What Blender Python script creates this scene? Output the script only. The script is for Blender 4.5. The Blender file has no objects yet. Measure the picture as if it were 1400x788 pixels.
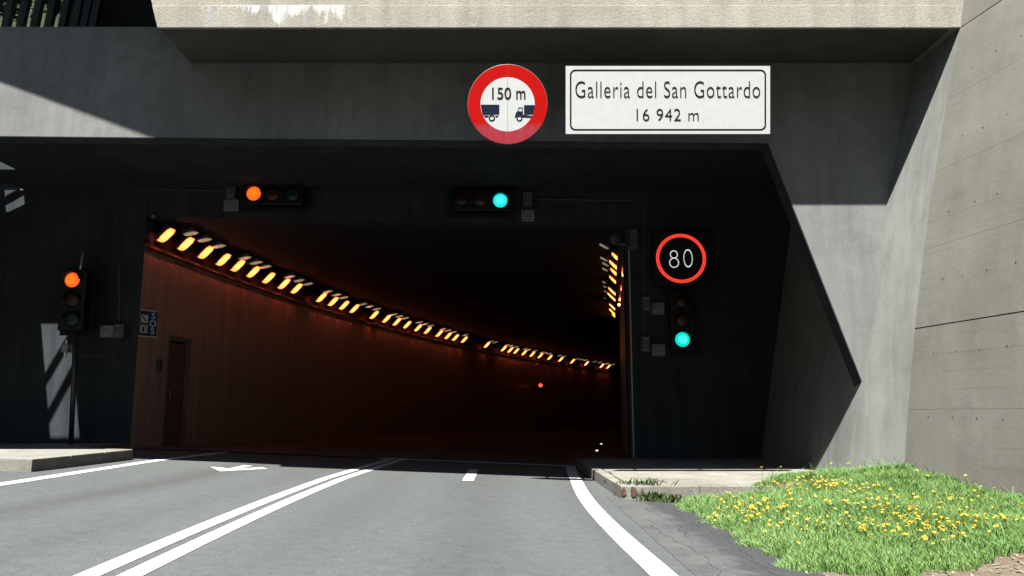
import bpy, bmesh, math, random
import numpy as np
from mathutils import Vector, Matrix
random.seed(7); rng = np.random.default_rng(7)
S = bpy.context.scene; C = S.collection

# ---------------------------------------------------------------- camera, world, sun, exposure
HC, PITCH, FPX = 1.1, math.radians(9.0), 1080.0
cam = bpy.data.cameras.new('camera'); camo = bpy.data.objects.new('camera', cam); C.objects.link(camo)
cam.sensor_width = 36; cam.lens = FPX / 1400 * 36; cam.clip_start = .05; cam.clip_end = 5000
camo.location = (0, 0, HC); camo.rotation_euler = (math.pi / 2 + PITCH, 0, 0)
S.camera = camo
SUN = Vector((-.35, -1, 2.0)).normalized()
elev = math.asin(SUN.z); az = math.atan2(SUN.x, SUN.y)
w = bpy.data.worlds.new('World'); S.world = w; w.use_nodes = True
nt = w.node_tree; bgn = nt.nodes['Background']
sky = nt.nodes.new('ShaderNodeTexSky'); sky.sky_type = 'NISHITA'; sky.sun_disc = False
sky.sun_elevation = elev; sky.sun_rotation = az % (2 * math.pi); sky.altitude = 1100
nt.links.new(sky.outputs[0], bgn.inputs[0]); bgn.inputs[1].default_value = .05
sl = bpy.data.lights.new('sun', 'SUN'); sl.energy = 5.0; sl.angle = math.radians(.5); sl.color = (1, .97, .915)
so = bpy.data.objects.new('sun', sl); C.objects.link(so)
so.rotation_euler = SUN.to_track_quat('Z', 'Y').to_euler(); so.location = (-10, -30, 50)
S.view_settings.view_transform = 'Standard'; S.view_settings.look = 'None'; S.view_settings.exposure = 2.45
S.view_settings.gamma = 1
S.render.engine = 'CYCLES'
S.cycles.max_bounces = 6; S.cycles.diffuse_bounces = 1; S.cycles.use_denoising = True

def ray(u, v):
    y, z = math.cos(PITCH), math.sin(PITCH)
    a, b = (u - 700) / FPX, (394 - v) / FPX
    return Vector((a, math.cos(PITCH) - b * math.sin(PITCH), math.sin(PITCH) + b * math.cos(PITCH)))
def P(u, v, Y):
    r = ray(u, v); t = Y / r.y
    return Vector((r.x * t, Y, HC + r.z * t))
CF, XE = .039, 1.1                     # crossfall of the road, x of its low edge
def zroad(x): return CF * (XE - x)
def G(u, v, dz=0):                     # pixel -> road surface
    r = ray(u, v); t = (CF * XE + dz - HC) / (r.z + CF * r.x)
    p = Vector((0, 0, HC)) + r * t
    return p
def GZ(u, v, z):
    r = ray(u, v); t = (z - HC) / r.z
    return Vector((0, 0, HC)) + r * t

# ---------------------------------------------------------------- materials
K = .38                                # scales albedos below real values so bounced light leaves the shade dark
def kc(c): return tuple(x*K for x in c[:3])
def newmat(name):
    m = bpy.data.materials.new(name); m.use_nodes = True
    return m, m.node_tree, m.node_tree.nodes['Principled BSDF']
def plain(name, col, rough=.6, metal=0, emit=None, es=0, vary=.0, spec=.5):
    m, t, b = newmat(name); col = kc(col) if not metal else col; es *= K
    b.inputs['Base Color'].default_value = (*col, 1); b.inputs['Roughness'].default_value = rough
    b.inputs['Metallic'].default_value = metal; b.inputs['Specular IOR Level'].default_value = spec * (.4 if not metal else 1)
    if emit: b.inputs['Emission Color'].default_value = (*emit, 1); b.inputs['Emission Strength'].default_value = es
    if vary:
        tc = t.nodes.new('ShaderNodeTexCoord'); n = t.nodes.new('ShaderNodeTexNoise'); n.inputs['Scale'].default_value = 9
        n.inputs['Detail'].default_value = 6
        t.links.new(tc.outputs['Object'], n.inputs['Vector'])
        r = t.nodes.new('ShaderNodeMapRange'); t.links.new(n.outputs[0], r.inputs[0])
        r.inputs['From Min'].default_value = .3; r.inputs['From Max'].default_value = .7
        r.inputs['To Min'].default_value = 1 - vary; r.inputs['To Max'].default_value = 1 + vary
        mx = t.nodes.new('ShaderNodeVectorMath'); mx.operation = 'SCALE'; mx.inputs[0].default_value = col
        t.links.new(r.outputs[0], mx.inputs['Scale']); t.links.new(mx.outputs[0], b.inputs['Base Color'])
    return m
def N(t, typ, **kw):
    n = t.nodes.new(typ)
    for k, v in kw.items(): setattr(n, k, v)
    return n
def noise(t, vec, scale, detail=6, rough=.6, sc=None):
    n = N(t, 'ShaderNodeTexNoise'); n.inputs['Scale'].default_value = scale; n.inputs['Detail'].default_value = detail
    n.inputs['Roughness'].default_value = rough
    if sc:
        mp = N(t, 'ShaderNodeMapping'); mp.inputs['Scale'].default_value = sc; t.links.new(vec, mp.inputs[0]); vec = mp.outputs[0]
    t.links.new(vec, n.inputs['Vector']); return n.outputs[0]
def ramp(t, val, stops):
    r = N(t, 'ShaderNodeValToRGB'); e = r.color_ramp.elements
    while len(e) < len(stops): e.new(.5)
    for x, (p, c) in zip(e, stops): x.position = p; x.color = (*c, 1) if len(c) == 3 else c
    t.links.new(val, r.inputs[0]); return r.outputs[0]
def mix(t, f, a, b, mode='MIX'):
    m = N(t, 'ShaderNodeMix'); m.data_type = 'RGBA'; m.blend_type = mode
    for s, v in ((0, f), (6, a), (7, b)):
        if hasattr(v, 'links'): t.links.new(v, m.inputs[s])
        else: m.inputs[s].default_value = v if s == 0 else (*v, 1)
    return m.outputs[2]
def bump(t, b, h, dist, strength=1):
    n = N(t, 'ShaderNodeBump'); n.inputs['Distance'].default_value = dist; n.inputs['Strength'].default_value = strength
    t.links.new(h, n.inputs['Height']); t.links.new(n.outputs[0], b.inputs['Normal'])
def maprange(t, v, a, b, c, d):
    n = N(t, 'ShaderNodeMapRange'); t.links.new(v, n.inputs[0])
    for i, x in zip((1, 2, 3, 4), (a, b, c, d)): n.inputs[i].default_value = x
    return n.outputs[0]
def concrete(name, c1, c2, rough=.9, streak=.35, boards=None, spk=.12, patch=.35, bd=.004):
    c1, c2 = kc(c1), kc(c2); m, t, b = newmat(name); tc = N(t, 'ShaderNodeTexCoord').outputs['Object']
    big = noise(t, tc, .7, 8, .6)
    col = ramp(t, big, [(.32, c1), (.68, c2)])
    if streak:                                         # vertical rain streaks
        st = noise(t, tc, 1, 5, .6, (5, 5, .35))
        col = mix(t, streak, col, ramp(t, st, [(.35, (.45, .45, .45)), (.55, (1, 1, 1)), (.75, (1.1, 1.1, 1.08))]), 'MULTIPLY')
    if patch:
        pt = noise(t, tc, 2.6, 8, .7)
        col = mix(t, patch, col, ramp(t, pt, [(.36, (.68, .67, .64)), (.52, (1, 1, 1)), (.66, (1.12, 1.12, 1.12))]), 'MULTIPLY')
    fine = noise(t, tc, 60, 4, .7)
    col = mix(t, spk, col, ramp(t, fine, [(.35, (.3, .3, .3)), (.5, (1, 1, 1)), (.65, (1.4, 1.4, 1.4))]), 'MULTIPLY')
    h = noise(t, tc, 22, 8, .75)
    if boards:                                         # board-marked formwork: fine horizontal lines
        wv = N(t, 'ShaderNodeTexWave', wave_type='BANDS', bands_direction='Z'); wv.inputs['Scale'].default_value = boards
        wv.inputs['Distortion'].default_value = .35; wv.inputs['Detail'].default_value = 2; wv.inputs['Detail Scale'].default_value = .4
        t.links.new(tc, wv.inputs[0])
        line = ramp(t, wv.outputs[0], [(.0, (.72, .70, .66)), (.05, (1, 1, 1)), (1, (1, 1, 1))])
        brk = ramp(t, noise(t, tc, .9, 3, .5), [(.45, (0, 0, 0)), (.62, (.45, .45, .45))])
        col = mix(t, brk, col, mix(t, 1, col, line, 'MULTIPLY'))
    t.links.new(col, b.inputs['Base Color']); b.inputs['Roughness'].default_value = rough
    b.inputs['Specular IOR Level'].default_value = .1
    bump(t, b, h, bd, .8)
    return m

M = {}
M['joint'] = plain('joint_filler', (.10, .10, .09), .9)
M['front'] = concrete('portal_concrete', (.225, .232, .228), (.315, .318, .308), patch=.35, streak=.25)
M['strip'] = concrete('streaked_concrete', (.285, .298, .278), (.345, .352, .332), streak=.32, patch=.25)
M['wing'] = concrete('board_marked_concrete', (.24, .234, .20), (.29, .284, .248), boards=1.35, streak=.12, patch=.28)
M['fascia'] = concrete('rough_fascia_concrete', (.39, .368, .31), (.48, .455, .39), streak=.3, spk=.55, patch=.35, bd=.012)
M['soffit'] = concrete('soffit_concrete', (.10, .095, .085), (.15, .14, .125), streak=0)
M['dark'] = concrete('sooty_and_shaded_wall', (.045, .055, .065), (.07, .08, .09), streak=.5)  # dark recess wall colour, also painted shade on thin sheets and upper block
M['doorp'] = plain('brown_door', (.27, .18, .165), .5, vary=.2)
M['kerb'] = concrete('kerb_concrete', (.24, .23, .20), (.36, .35, .31), streak=0, spk=.5, patch=.6, bd=.01)
M['black'] = plain('black_paint', (.008, .009, .010), .55)
M['text'] = plain('sign_black', (.012, .014, .018), .7, spec=.1)
M['darkmetal'] = plain('dark_metal', (.025, .028, .03), .45, .3, vary=.2)
M['grey'] = plain('grey_enamel', (.12, .132, .136), .5, vary=.15)
M['plaque'] = plain('plaque_plate', (.32, .34, .34), .5, vary=.2)
M['galv'] = plain('galvanised_steel', (.45, .46, .46), .4, .85, vary=.15)
M['tray'] = plain('cable_tray_metal', (.16, .12, .11), .3, .7, vary=.2)
M['signwhite'] = plain('sign_white', (.74, .77, .745), .45, vary=.04)
M['signblue'] = plain('sign_blue', (.015, .03, .16), .4)
M['navy'] = plain('sign_navy', (.012, .022, .05), .7, spec=.1)
M['fin'] = plain('fin_paint', (.02, .024, .022), .6)
M['yellow'] = plain('petal_yellow', (.85, .52, .015), .6)
M['stem'] = plain('stem_green', (.07, .13, .03), .6)

def fascia_stains():                                    # white lime runs on the lip
    m = M['fascia'].copy(); m.name = 'fascia_lip_concrete'; t = m.node_tree; b = t.nodes['Principled BSDF']
    src = b.inputs['Base Color'].links[0].from_socket
    tc = N(t, 'ShaderNodeTexCoord').outputs['Object']
    sx = N(t, 'ShaderNodeSeparateXYZ'); t.links.new(tc, sx.inputs[0])
    n = noise(t, tc, 1, 6, .65, (4.5, 1, 1.1))
    zz = maprange(t, sx.outputs[2], 6.57, 6.93, .22, -.02)          # runs start at the top edge
    def win(a, b_, f):
        u = maprange(t, sx.outputs[0], a, a + f, 0, 1); v = maprange(t, sx.outputs[0], b_ - f, b_, 1, 0)
        q = N(t, 'ShaderNodeMath', operation='MULTIPLY'); t.links.new(u, q.inputs[0]); t.links.new(v, q.inputs[1]); return q.outputs[0]
    wa = win(-4.5, -2.3, .3)
    s1 = N(t, 'ShaderNodeMath', operation='SUBTRACT'); t.links.new(n, s1.inputs[0]); t.links.new(zz, s1.inputs[1])
    f = maprange(t, s1.outputs[0], .40, .50, 0, 1)
    q = N(t, 'ShaderNodeMath', operation='MULTIPLY'); t.links.new(f, q.inputs[0]); t.links.new(wa, q.inputs[1])
    col = mix(t, q.outputs[0], src, (.31, .314, .31))
    n2 = noise(t, tc, 1, 3, .5, (9, 1, .6)); g = maprange(t, n2, .55, .62, 0, .75)
    q2 = N(t, 'ShaderNodeMath', operation='MULTIPLY'); t.links.new(g, q2.inputs[0]); t.links.new(win(-4.7, -2.6, .4), q2.inputs[1])
    col = mix(t, q2.outputs[0], col, (.15, .155, .155))
    t.links.new(col, b.inputs['Base Color']); return m
M['lip'] = fascia_stains()

def asphalt():
    m, t, b = newmat('asphalt'); tc = N(t, 'ShaderNodeTexCoord').outputs['Object']
    big = noise(t, tc, .35, 6, .6, (1, .25, 1))
    col = ramp(t, big, [(.3, (.038, .0414, .0408)), (.7, (.048, .052, .0512))])
    # darker rubbed bands along the wheel paths
    sx = N(t, 'ShaderNodeSeparateXYZ'); t.links.new(tc, sx.inputs[0])
    wob = noise(t, tc, .15, 2, .5); a = N(t, 'ShaderNodeMath', operation='MULTIPLY_ADD'); t.links.new(wob, a.inputs[0])
    a.inputs[1].default_value = .8; t.links.new(sx.outputs[0], a.inputs[2])
    for x0, wd, k in ((-4.55, .5, .42), (-3.3, .5, .16), (-.35, .55, .22), (.95, .3, .2), (-1.75, .5, .16)):
        d = N(t, 'ShaderNodeMath', operation='SUBTRACT'); t.links.new(a.outputs[0], d.inputs[0]); d.inputs[1].default_value = x0 + .4
        e = N(t, 'ShaderNodeMath', operation='ABSOLUTE'); t.links.new(d.outputs[0], e.inputs[0])
        f = maprange(t, e.outputs[0], 0, wd, k, 0)
        col = mix(t, f, col, (.018, .018, .017))
    fine = noise(t, tc, 95, 3, .8)
    col = mix(t, .5, col, ramp(t, fine, [(.34, (.45, .45, .45)), (.5, (1, 1, 1)), (.66, (1.7, 1.7, 1.7))]), 'MULTIPLY')
    mid = noise(t, tc, 9, 6, .7)
    col = mix(t, .42, col, ramp(t, mid, [(.35, (.7, .7, .7)), (.6, (1.15, 1.15, 1.15))]), 'MULTIPLY')
    agg = noise(t, tc, 48, 3, .8); col = mix(t, .22, col, ramp(t, agg, [(.32, (.5, .5, .5)), (.5, (1, 1, 1)), (.68, (1.7, 1.7, 1.7))]), 'MULTIPLY')
    t.links.new(col, b.inputs['Base Color']); b.inputs['Roughness'].default_value = .8
    b.inputs['Specular IOR Level'].default_value = .12
    bump(t, b, fine, .004, .7); return m
M['asphalt'] = asphalt()
def rough_mat(name, c1, c2, c3, sc, dist=.01, fine_amt=.5, rough=.9):
    c1, c2, c3 = kc(c1), kc(c2), kc(c3)
    m, t, b = newmat(name); tc = N(t, 'ShaderNodeTexCoord').outputs['Object']
    col = ramp(t, noise(t, tc, sc, 9, .68), [(.3, c1), (.5, c2), (.7, c3)])
    fine = noise(t, tc, sc * 28, 4, .75)
    col = mix(t, fine_amt, col, ramp(t, fine, [(.34, (.5, .5, .5)), (.5, (1, 1, 1)), (.66, (1.5, 1.5, 1.5))]), 'MULTIPLY')
    t.links.new(col, b.inputs['Base Color']); b.inputs['Roughness'].default_value = rough; b.inputs['Specular IOR Level'].default_value = .1
    bump(t, b, fine, dist, .8); return m
M['shoulder'] = rough_mat('worn_shoulder_asphalt', (.075, .078, .08), (.115, .118, .118), (.14, .143, .14), 1.6)
def edge_mat():
    m = M['shoulder']; t = m.node_tree; b = t.nodes['Principled BSDF']; src = b.inputs['Base Color'].links[0].from_socket
    tc = N(t, 'ShaderNodeTexCoord').outputs['Object']; sx = N(t, 'ShaderNodeSeparateXYZ'); t.links.new(tc, sx.inputs[0])
    n = noise(t, tc, 2.2, 8, .7); a = N(t, 'ShaderNodeMath', operation='MULTIPLY_ADD'); t.links.new(n, a.inputs[0]); a.inputs[1].default_value = .9; t.links.new(sx.outputs[0], a.inputs[2])
    f = maprange(t, a.outputs[0], 2.08, 2.22, 0, .8)
    dk = ramp(t, noise(t, tc, 30, 4, .8), [(.35, kc((.035, .037, .04))), (.6, kc((.07, .073, .078)))])
    t.links.new(mix(t, f, src, dk), b.inputs['Base Color'])
edge_mat()
M['patch'] = rough_mat('dark_crumbling_asphalt', (.045, .046, .048), (.07, .072, .075), (.11, .11, .11), 5)
M['paint'] = rough_mat('road_paint', (.55, .56, .53), (.66, .67, .64), (.70, .71, .68), 3, .002, .25, .6)
M['paint_dirty_dim'] = rough_mat('soiled_dim_road_paint', (.14, .14, .135), (.18, .18, .17), (.24, .24, .23), 3, .002, .4, .7)  # soiled paint, also darkened so the lines stay dim inside the tunnel
M['ceil'] = plain('sooty_ceiling', (.03, .032, .035), .9, vary=.2)
def wear(m):
    t = m.node_tree; b = t.nodes['Principled BSDF']; src = b.inputs['Base Color'].links[0].from_socket
    tc = N(t, 'ShaderNodeTexCoord').outputs['Object']
    f = maprange(t, noise(t, tc, 38, 5, .8), .60, .68, 0, .55)
    t.links.new(mix(t, f, src, (.07, .073, .072)), b.inputs['Base Color'])
wear(M['paint'])
M['soil'] = rough_mat('dry_soil', (.20, .15, .10), (.27, .22, .16), (.36, .31, .24), 4, .03)
M['ground'] = rough_mat('meadow_ground', (.05, .07, .02), (.06, .10, .03), (.10, .11, .05), .3, .05)
M['hill'] = rough_mat('wooded_hillside', (.02, .035, .012), (.04, .06, .02), (.07, .085, .035), .12, .4)
M['litter'] = plain('dry_litter', (.36, .30, .22), .8, vary=.3)

def wallpanel():
    m, t, b = newmat('tunnel_panel'); tc = N(t, 'ShaderNodeTexCoord').outputs['Object']
    st = noise(t, tc, 1, 4, .6, (6, 6, .2))
    col = ramp(t, st, [(.3, (.17, .11, .10)), (.7, (.29, .195, .18))])
    t.links.new(col, b.inputs['Base Color']); b.inputs['Roughness'].default_value = .36; b.inputs['Anisotropic'].default_value = .9
    tg = N(t, 'ShaderNodeTangent', direction_type='RADIAL', axis='Z'); t.links.new(tg.outputs[0], b.inputs['Tangent'])
    bump(t, b, noise(t, tc, 1, 3, .5, (3, 3, .15)), .02, .5); return m
M['panel'] = wallpanel()
def grassmat(name, stops, sc=3.0, tr=.25):
    m, t, b = newmat(name); g = N(t, 'ShaderNodeNewGeometry')
    n1 = noise(t, g.outputs['Position'], sc, 5, .7); n2 = N(t, 'ShaderNodeMath', operation='MULTIPLY_ADD')
    t.links.new(g.outputs['Random Per Island'], n2.inputs[0]); n2.inputs[1].default_value = .45
    a = N(t, 'ShaderNodeMath', operation='SUBTRACT'); t.links.new(n1, a.inputs[0]); a.inputs[1].default_value = .22
    t.links.new(a.outputs[0], n2.inputs[2])
    t.links.new(ramp(t, n2.outputs[0], [(p, kc(c)) for p, c in stops]), b.inputs['Base Color']); b.inputs['Roughness'].default_value = .55
    b.inputs['Specular IOR Level'].default_value = .2
    return m
M['blade'] = grassmat('grass_blade', [(.15, (.07, .155, .035)), (.4, (.13, .26, .06)), (.62, (.19, .35, .09)), (.84, (.30, .41, .13)), (1, (.46, .43, .25))])
M['leaf'] = grassmat('leaf', [(.2, (.03, .055, .012)), (.5, (.05, .09, .02)), (.85, (.10, .14, .035))], 1.2)
M['bark'] = plain('bark', (.07, .055, .04), .9, vary=.3)

def emis(name, col, s, base=(.02, .02, .02), rough=.3): return plain(name, base, rough, emit=col, es=s)
M['lamp'] = emis('sodium_lamp_glass', (1, .20, .033), 2.1)
M['lamp_tube'] = emis('sodium_tube', (1, .42, .07), 2.6)
M['spill'] = emis('hidden_spill_emitter', (1, .14, .06), 42)  # added emitter for the light pools on the tunnel wall
M['dim'] = emis('dim_lamp_glass', (.95, .88, .62), .10, (.25, .25, .2))
M['red_on'] = emis('red_lens_lit', (1, .115, .018), .62)
M['red_core'] = emis('red_lens_core', (1, .185, .006), .62)
M['green_on'] = emis('green_lens_lit', (.0, .62, .50), .62)
M['cyan_on'] = emis('cyan_lens_lit', (.01, .66, .66), .62)
M['red_off'] = plain('red_lens_unlit', (.045, .013, .010), .25)
M['amber_off'] = plain('amber_lens_unlit', (.075, .028, .016), .25)
M['green_off'] = plain('green_lens_unlit', (.015, .055, .06), .2)
M['led_red'] = emis('red_led', (1, .05, .03), .9)
M['led_white'] = emis('white_led', (.85, .9, .9), .6)
M['cyan_core'] = emis('cyan_lens_core', (.06, .86, .88), .66)
M['green_core'] = emis('green_lens_core', (.04, .82, .66), .66)
M['redled_far'] = emis('far_red_lens', (1, .08, .05), .9)
M['stud'] = emis('kerb_led', (1, 1, 1), .5, (.5, .5, .5))
def signred():
    m, t, b = newmat('sign_red'); tc = N(t, 'ShaderNodeTexCoord').outputs['Object']
    sx = N(t, 'ShaderNodeSeparateXYZ'); t.links.new(tc, sx.inputs[0])
    f = maprange(t, sx.outputs[2], -.34, -.26, 1, 0)                     # glare painted into the lower red as a pinkish tone
    st = noise(t, tc, 1, 5, .6, (30, 1, 2)); c2 = ramp(t, st, [(.4, (.18, .014, .022)), (.65, (.16, .028, .035))])
    b.inputs['Specular IOR Level'].default_value = .03; t.links.new(mix(t, f, (.23, .0035, .003), c2), b.inputs['Base Color']); b.inputs['Roughness'].default_value = .4; return m
M['signred'] = signred()

# ---------------------------------------------------------------- object helpers
class MB:
    def __init__(s): s.v = []; s.f = []
    def add(s, vs, fs):
        o = len(s.v); s.v += [tuple(p) for p in vs]; s.f += [tuple(i + o for i in f) for f in fs]; return s
    def box(s, x0, x1, y0, y1, z0, z1, mt=None):
        vs = [Vector(p) for p in ((x0,y0,z0),(x1,y0,z0),(x1,y1,z0),(x0,y1,z0),(x0,y0,z1),(x1,y0,z1),(x1,y1,z1),(x0,y1,z1))]
        if mt: vs = [mt @ p for p in vs]
        return s.add(vs, [(0,3,2,1),(4,5,6,7),(0,1,5,4),(1,2,6,5),(2,3,7,6),(3,0,4,7)])
    def hexa(s, a, b):          # two quads (bottom ring a, top ring b)
        return s.add(list(a) + list(b), [(3,2,1,0),(4,5,6,7),(0,1,5,4),(1,2,6,5),(2,3,7,6),(3,0,4,7)])
    def prism(s, pts, y0, y1, mt=None):   # polygon in x,z extruded along y
        n = len(pts); vs = [Vector((x, y0, z)) for x, z in pts] + [Vector((x, y1, z)) for x, z in pts]
        if mt: vs = [mt @ p for p in vs]
        return s.add(vs, [tuple(range(n)), tuple(range(2*n-1, n-1, -1))] + [(i, i+n, (i+1) % n + n, (i+1) % n) for i in range(n)])
    def cyl(s, a, b, r, n=12, r2=None, cap=True):
        a, b = Vector(a), Vector(b); r2 = r if r2 is None else r2
        q = (b - a).to_track_quat('Z', 'X'); R = lambda t, rr: q @ Vector((rr * math.cos(t), rr * math.sin(t), 0))
        vs = [a + R(2*math.pi*i/n, r) for i in range(n)] + [b + R(2*math.pi*i/n, r2) for i in range(n)]
        fs = [(i, (i+1) % n, (i+1) % n + n, i + n) for i in range(n)]
        if cap: fs += [tuple(range(n-1, -1, -1)), tuple(range(n, 2*n))]
        return s.add(vs, fs)
    def tube(s, a, b, ro, ri, n=32, arc=(0, 2*math.pi)):     # hollow tube along y (or part of one)
        a, b = Vector(a), Vector(b); full = abs(arc[1] - arc[0] - 2*math.pi) < 1e-6; m = n if full else n + 1
        vs = []
        for c, r in ((a, ro), (b, ro), (b, ri), (a, ri)):
            for i in range(m):
                t = arc[0] + (arc[1] - arc[0]) * i / n; vs.append(c + Vector((r*math.cos(t), 0, r*math.sin(t))))
        fs = []
        for k in range(4):
            for i in range(n):
                j = (i+1) % m; k2 = (k+1) % 4; fs.append((k*m+i, k*m+j, k2*m+j, k2*m+i))
        return s.add(vs, fs)
    def lathe(s, c, prof, n=24):          # profile [(r, y)] about the y axis through c
        c = Vector(c); vs = [c + Vector((r*math.cos(2*math.pi*i/n), y, r*math.sin(2*math.pi*i/n))) for r, y in prof for i in range(n)]
        fs = [(k*n+i, k*n+(i+1) % n, (k+1)*n+(i+1) % n, (k+1)*n+i) for k in range(len(prof)-1) for i in range(n)]
        return s.add(vs, fs + [tuple(range(n-1, -1, -1)), tuple((len(prof)-1)*n+i for i in range(n))])
    def build(s, name, mat, parent=None, smooth=False, bevel=0, loc=None):
        me = bpy.data.meshes.new(name); me.from_pydata(s.v, [], s.f); 
        bm = bmesh.new(); bm.from_mesh(me); bmesh.ops.recalc_face_normals(bm, faces=bm.faces)
        if bevel:
            ed = [e for e in bm.edges if len(e.link_faces) == 2 and e.calc_face_angle(0) > .5]
            bmesh.ops.bevel(bm, geom=ed, offset=bevel, segments=2, affect='EDGES', profile=.6)
        bm.to_mesh(me); bm.free()
        if smooth:
            for p in me.polygons: p.use_smooth = True
        me.materials.append(M[mat] if isinstance(mat, str) else mat)
        o = bpy.data.objects.new(name, me); C.objects.link(o)
        if parent: o.parent = parent
        if loc: o.location = loc
        return o
def tag(o, label=None, cat=None, group=None, kind=None):
    if label: o['label'] = label
    if cat: o['category'] = cat
    if group: o['group'] = group
    if kind: o['kind'] = kind
    return o
def empty(name, loc=(0, 0, 0), label=None, cat=None, group=None, rot=None):
    o = bpy.data.objects.new(name, None); C.objects.link(o); o.location = loc; o.empty_display_size = .2
    if rot: o.rotation_euler = rot
    return tag(o, label, cat, group)
def copy_tree(o, parent=None):
    c = o.copy(); C.objects.link(c); c.parent = parent
    for ch in o.children: copy_tree(ch, c)
    return c
def lettering(txt, size, mat, parent, loc, sx=1.0, name='lettering', depth=.002, space=1.0, rot=(math.pi/2, 0, 0), bold=0.0):
    cu = bpy.data.curves.new(name, 'FONT'); cu.body = txt; cu.size = size; cu.align_x = 'CENTER'; cu.align_y = 'CENTER'
    cu.extrude = depth; cu.space_character = space; cu.offset = bold
    tmp = bpy.data.objects.new(name, cu); C.objects.link(tmp)
    me = bpy.data.meshes.new_from_object(tmp.evaluated_get(bpy.context.evaluated_depsgraph_get()))
    bpy.data.objects.remove(tmp); me.materials.clear(); me.materials.append(M[mat])
    o = bpy.data.objects.new(name, me); C.objects.link(o); o.parent = parent; o.location = loc; o.rotation_euler = rot
    o.scale = (sx, 1, 1); return o
ORD = ['first','second','third','fourth','fifth','sixth','seventh','eighth','ninth','tenth','eleventh','twelfth','thirteenth','fourteenth',
 'fifteenth','sixteenth','seventeenth','eighteenth','nineteenth','twentieth']
def ordinal(i):
    i += 1
    if i <= 20: return ORD[i-1]
    tens = {2:'twenty',3:'thirty',4:'forty',5:'fifty'}; 
    return (tens[i//10] + '-' + ORD[i % 10 - 1]) if i % 10 else {20:'twentieth',30:'thirtieth',40:'fortieth',50:'fiftieth'}[i]

# ---------------------------------------------------------------- tunnel geometry
YB = 17.0
def XL(d): return -8.07 + .0945*d + .00613*d*d
def XR(d): return 2.5 + .115*d + .0006*d*d + .0066*max(0, d-12)**2
GR = .012
def zfl(x, d):
    return zroad(x) - GR*d if d <= 0 else (.38 - (x - XL(d)) / (XR(d) - XL(d)) * .42) - GR*d
def zce(x, d): return (5.40 - (x - XL(d)) / (XR(d) - XL(d)) * .27) - GR*d
def xmid(Y):                           # centre between the two solid lines
    if Y < 3: return -2.26 - .06*(1-math.exp((Y-3)/6)) * -1
    if Y < 12: return -2.6 + .0042*(12-Y)**2
    e = Y - 12; return -2.6 + .03*e + .002*e*e + .00005*e**3

# ---------------------------------------------------------------- ground, road, paint
def grid_mesh(name, xs, ys, hf, mat, parent=None, smooth=True):
    b = MB(); b.v = [(x, y, hf(x, y)) for y in ys for x in xs]; n = len(xs)
    b.f = [(j*n+i, j*n+i+1, (j+1)*n+i+1, (j+1)*n+i) for j in range(len(ys)-1) for i in range(n-1)]
    return b.build(name, mat, parent, smooth)
def hground(x, y):
    if y > 14: return -2.5
    r = math.hypot(x, y); s = -.9
    k = max(0, r - 70); hh = k*.55 + 14*math.sin(x*.013+1)*math.sin(y*.011)*min(1, k/80)
    return s + min(max(hh, 0), 620 + 60*math.sin(x*.004))
xs = sorted(set([-1500,-1100,-800,-600,-450,-350,-270,-210,-160,-120,-95,-75,-60,-40,-20,0,20,40,60,75,95,120,160,210,270,350,450,600,800,1100,1500]))
gnd = grid_mesh('ground', xs, xs, hground, 'hill'); tag(gnd, kind='structure')

road = empty('road'); tag(road, kind='structure')
rb = MB(); ys = [-90 + i*3 for i in range(35)] + [14.9, 17.0]
xa, xb = -15.0, 2.2
for y in ys: rb.v += [(xa, y, zroad(xa)), (-6, y, zroad(-6)), (xb, y, zroad(xb))]
for j in range(len(ys)-1):
    for i in range(2): rb.f.append((j*3+i, j*3+i+1, (j+1)*3+i+1, (j+1)*3+i))
rb.build('carriageway', 'asphalt', road)
rb = MB(); ds = [0.001] + [i*1.5 for i in range(1, 54)]
for d in ds: rb.v += [(XL(d)-.1, YB+d, zfl(XL(d), d)), (XR(d)+.1, YB+d, zfl(XR(d), d))]
rb.f = [(2*j, 2*j+1, 2*j+3, 2*j+2) for j in range(len(ds)-1)]
rb.build('tunnel_carriageway', 'asphalt', road)
def ribbon(name, pts, wd, parent=road, mat='paint'):
    b = MB()
    for x, y in pts:
        for k in (-.5, .5):
            X = x + k*wd; d = y - YB; b.v.append((X, y, (zroad(X) if d <= 0 else zfl(X, d)) + .005))
    b.f = [(2*j, 2*j+1, 2*j+3, 2*j+2) for j in range(len(pts)-1)]
    return b.build(name, mat, parent)
def lin(a, b, n): return [a + (b-a)*i/(n-1) for i in range(n)]
yy = lin(-60, 4, 20) + lin(4.5, 17, 26)
yi = lin(17.02, 75, 50)
for s in (-1, 1):
    for seg in (yy, yi): tag(ribbon('centre_line', [(xmid(y) + s*.118 - .02, y) for y in seg], .145, mat=('paint' if seg is yy else 'paint_dirty_dim')), 'white solid line of the double centre line')
def xedge(Y):
    if Y < 5.6: return 1.04 + .0*(Y)
    if Y < 13.6: return 1.04 - .1*math.sin((Y-5.6)/8*math.pi) + .03*((Y-5.6)/8)**2
    e = Y - 13.6; return 1.07 + .03*e + .0055*e*e
for seg in (yy, yi): tag(ribbon('edge_line', [(xedge(y), y) for y in seg], .2, mat=('paint' if seg is yy else 'paint_dirty_dim')), 'white edge line beside the right kerb')
def xleft(Y):
    if Y < 14: return -5.97 - .22*max(0, (Y-9.4)/4.7)
    e = Y-14; return -6.18 + .02*e + .0062*e*e
for seg in (yy, yi): tag(ribbon('edge_line', [(xleft(y), y) for y in seg], .2, mat=('paint' if seg is yy else 'paint_dirty_dim')), 'white edge line beside the left kerb')
tag(ribbon('lane_dash', [(-.68, 12.45), (-.70, 14.9)], .175), 'short white dash in the middle of the right lane')
ab = MB(); apx = [(287,638.6),(301,645),(366,641.4),(357,639.3),(327,641.6),(346,637.4),(333,636.6),(312,641.2),(303,639.8)]
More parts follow.
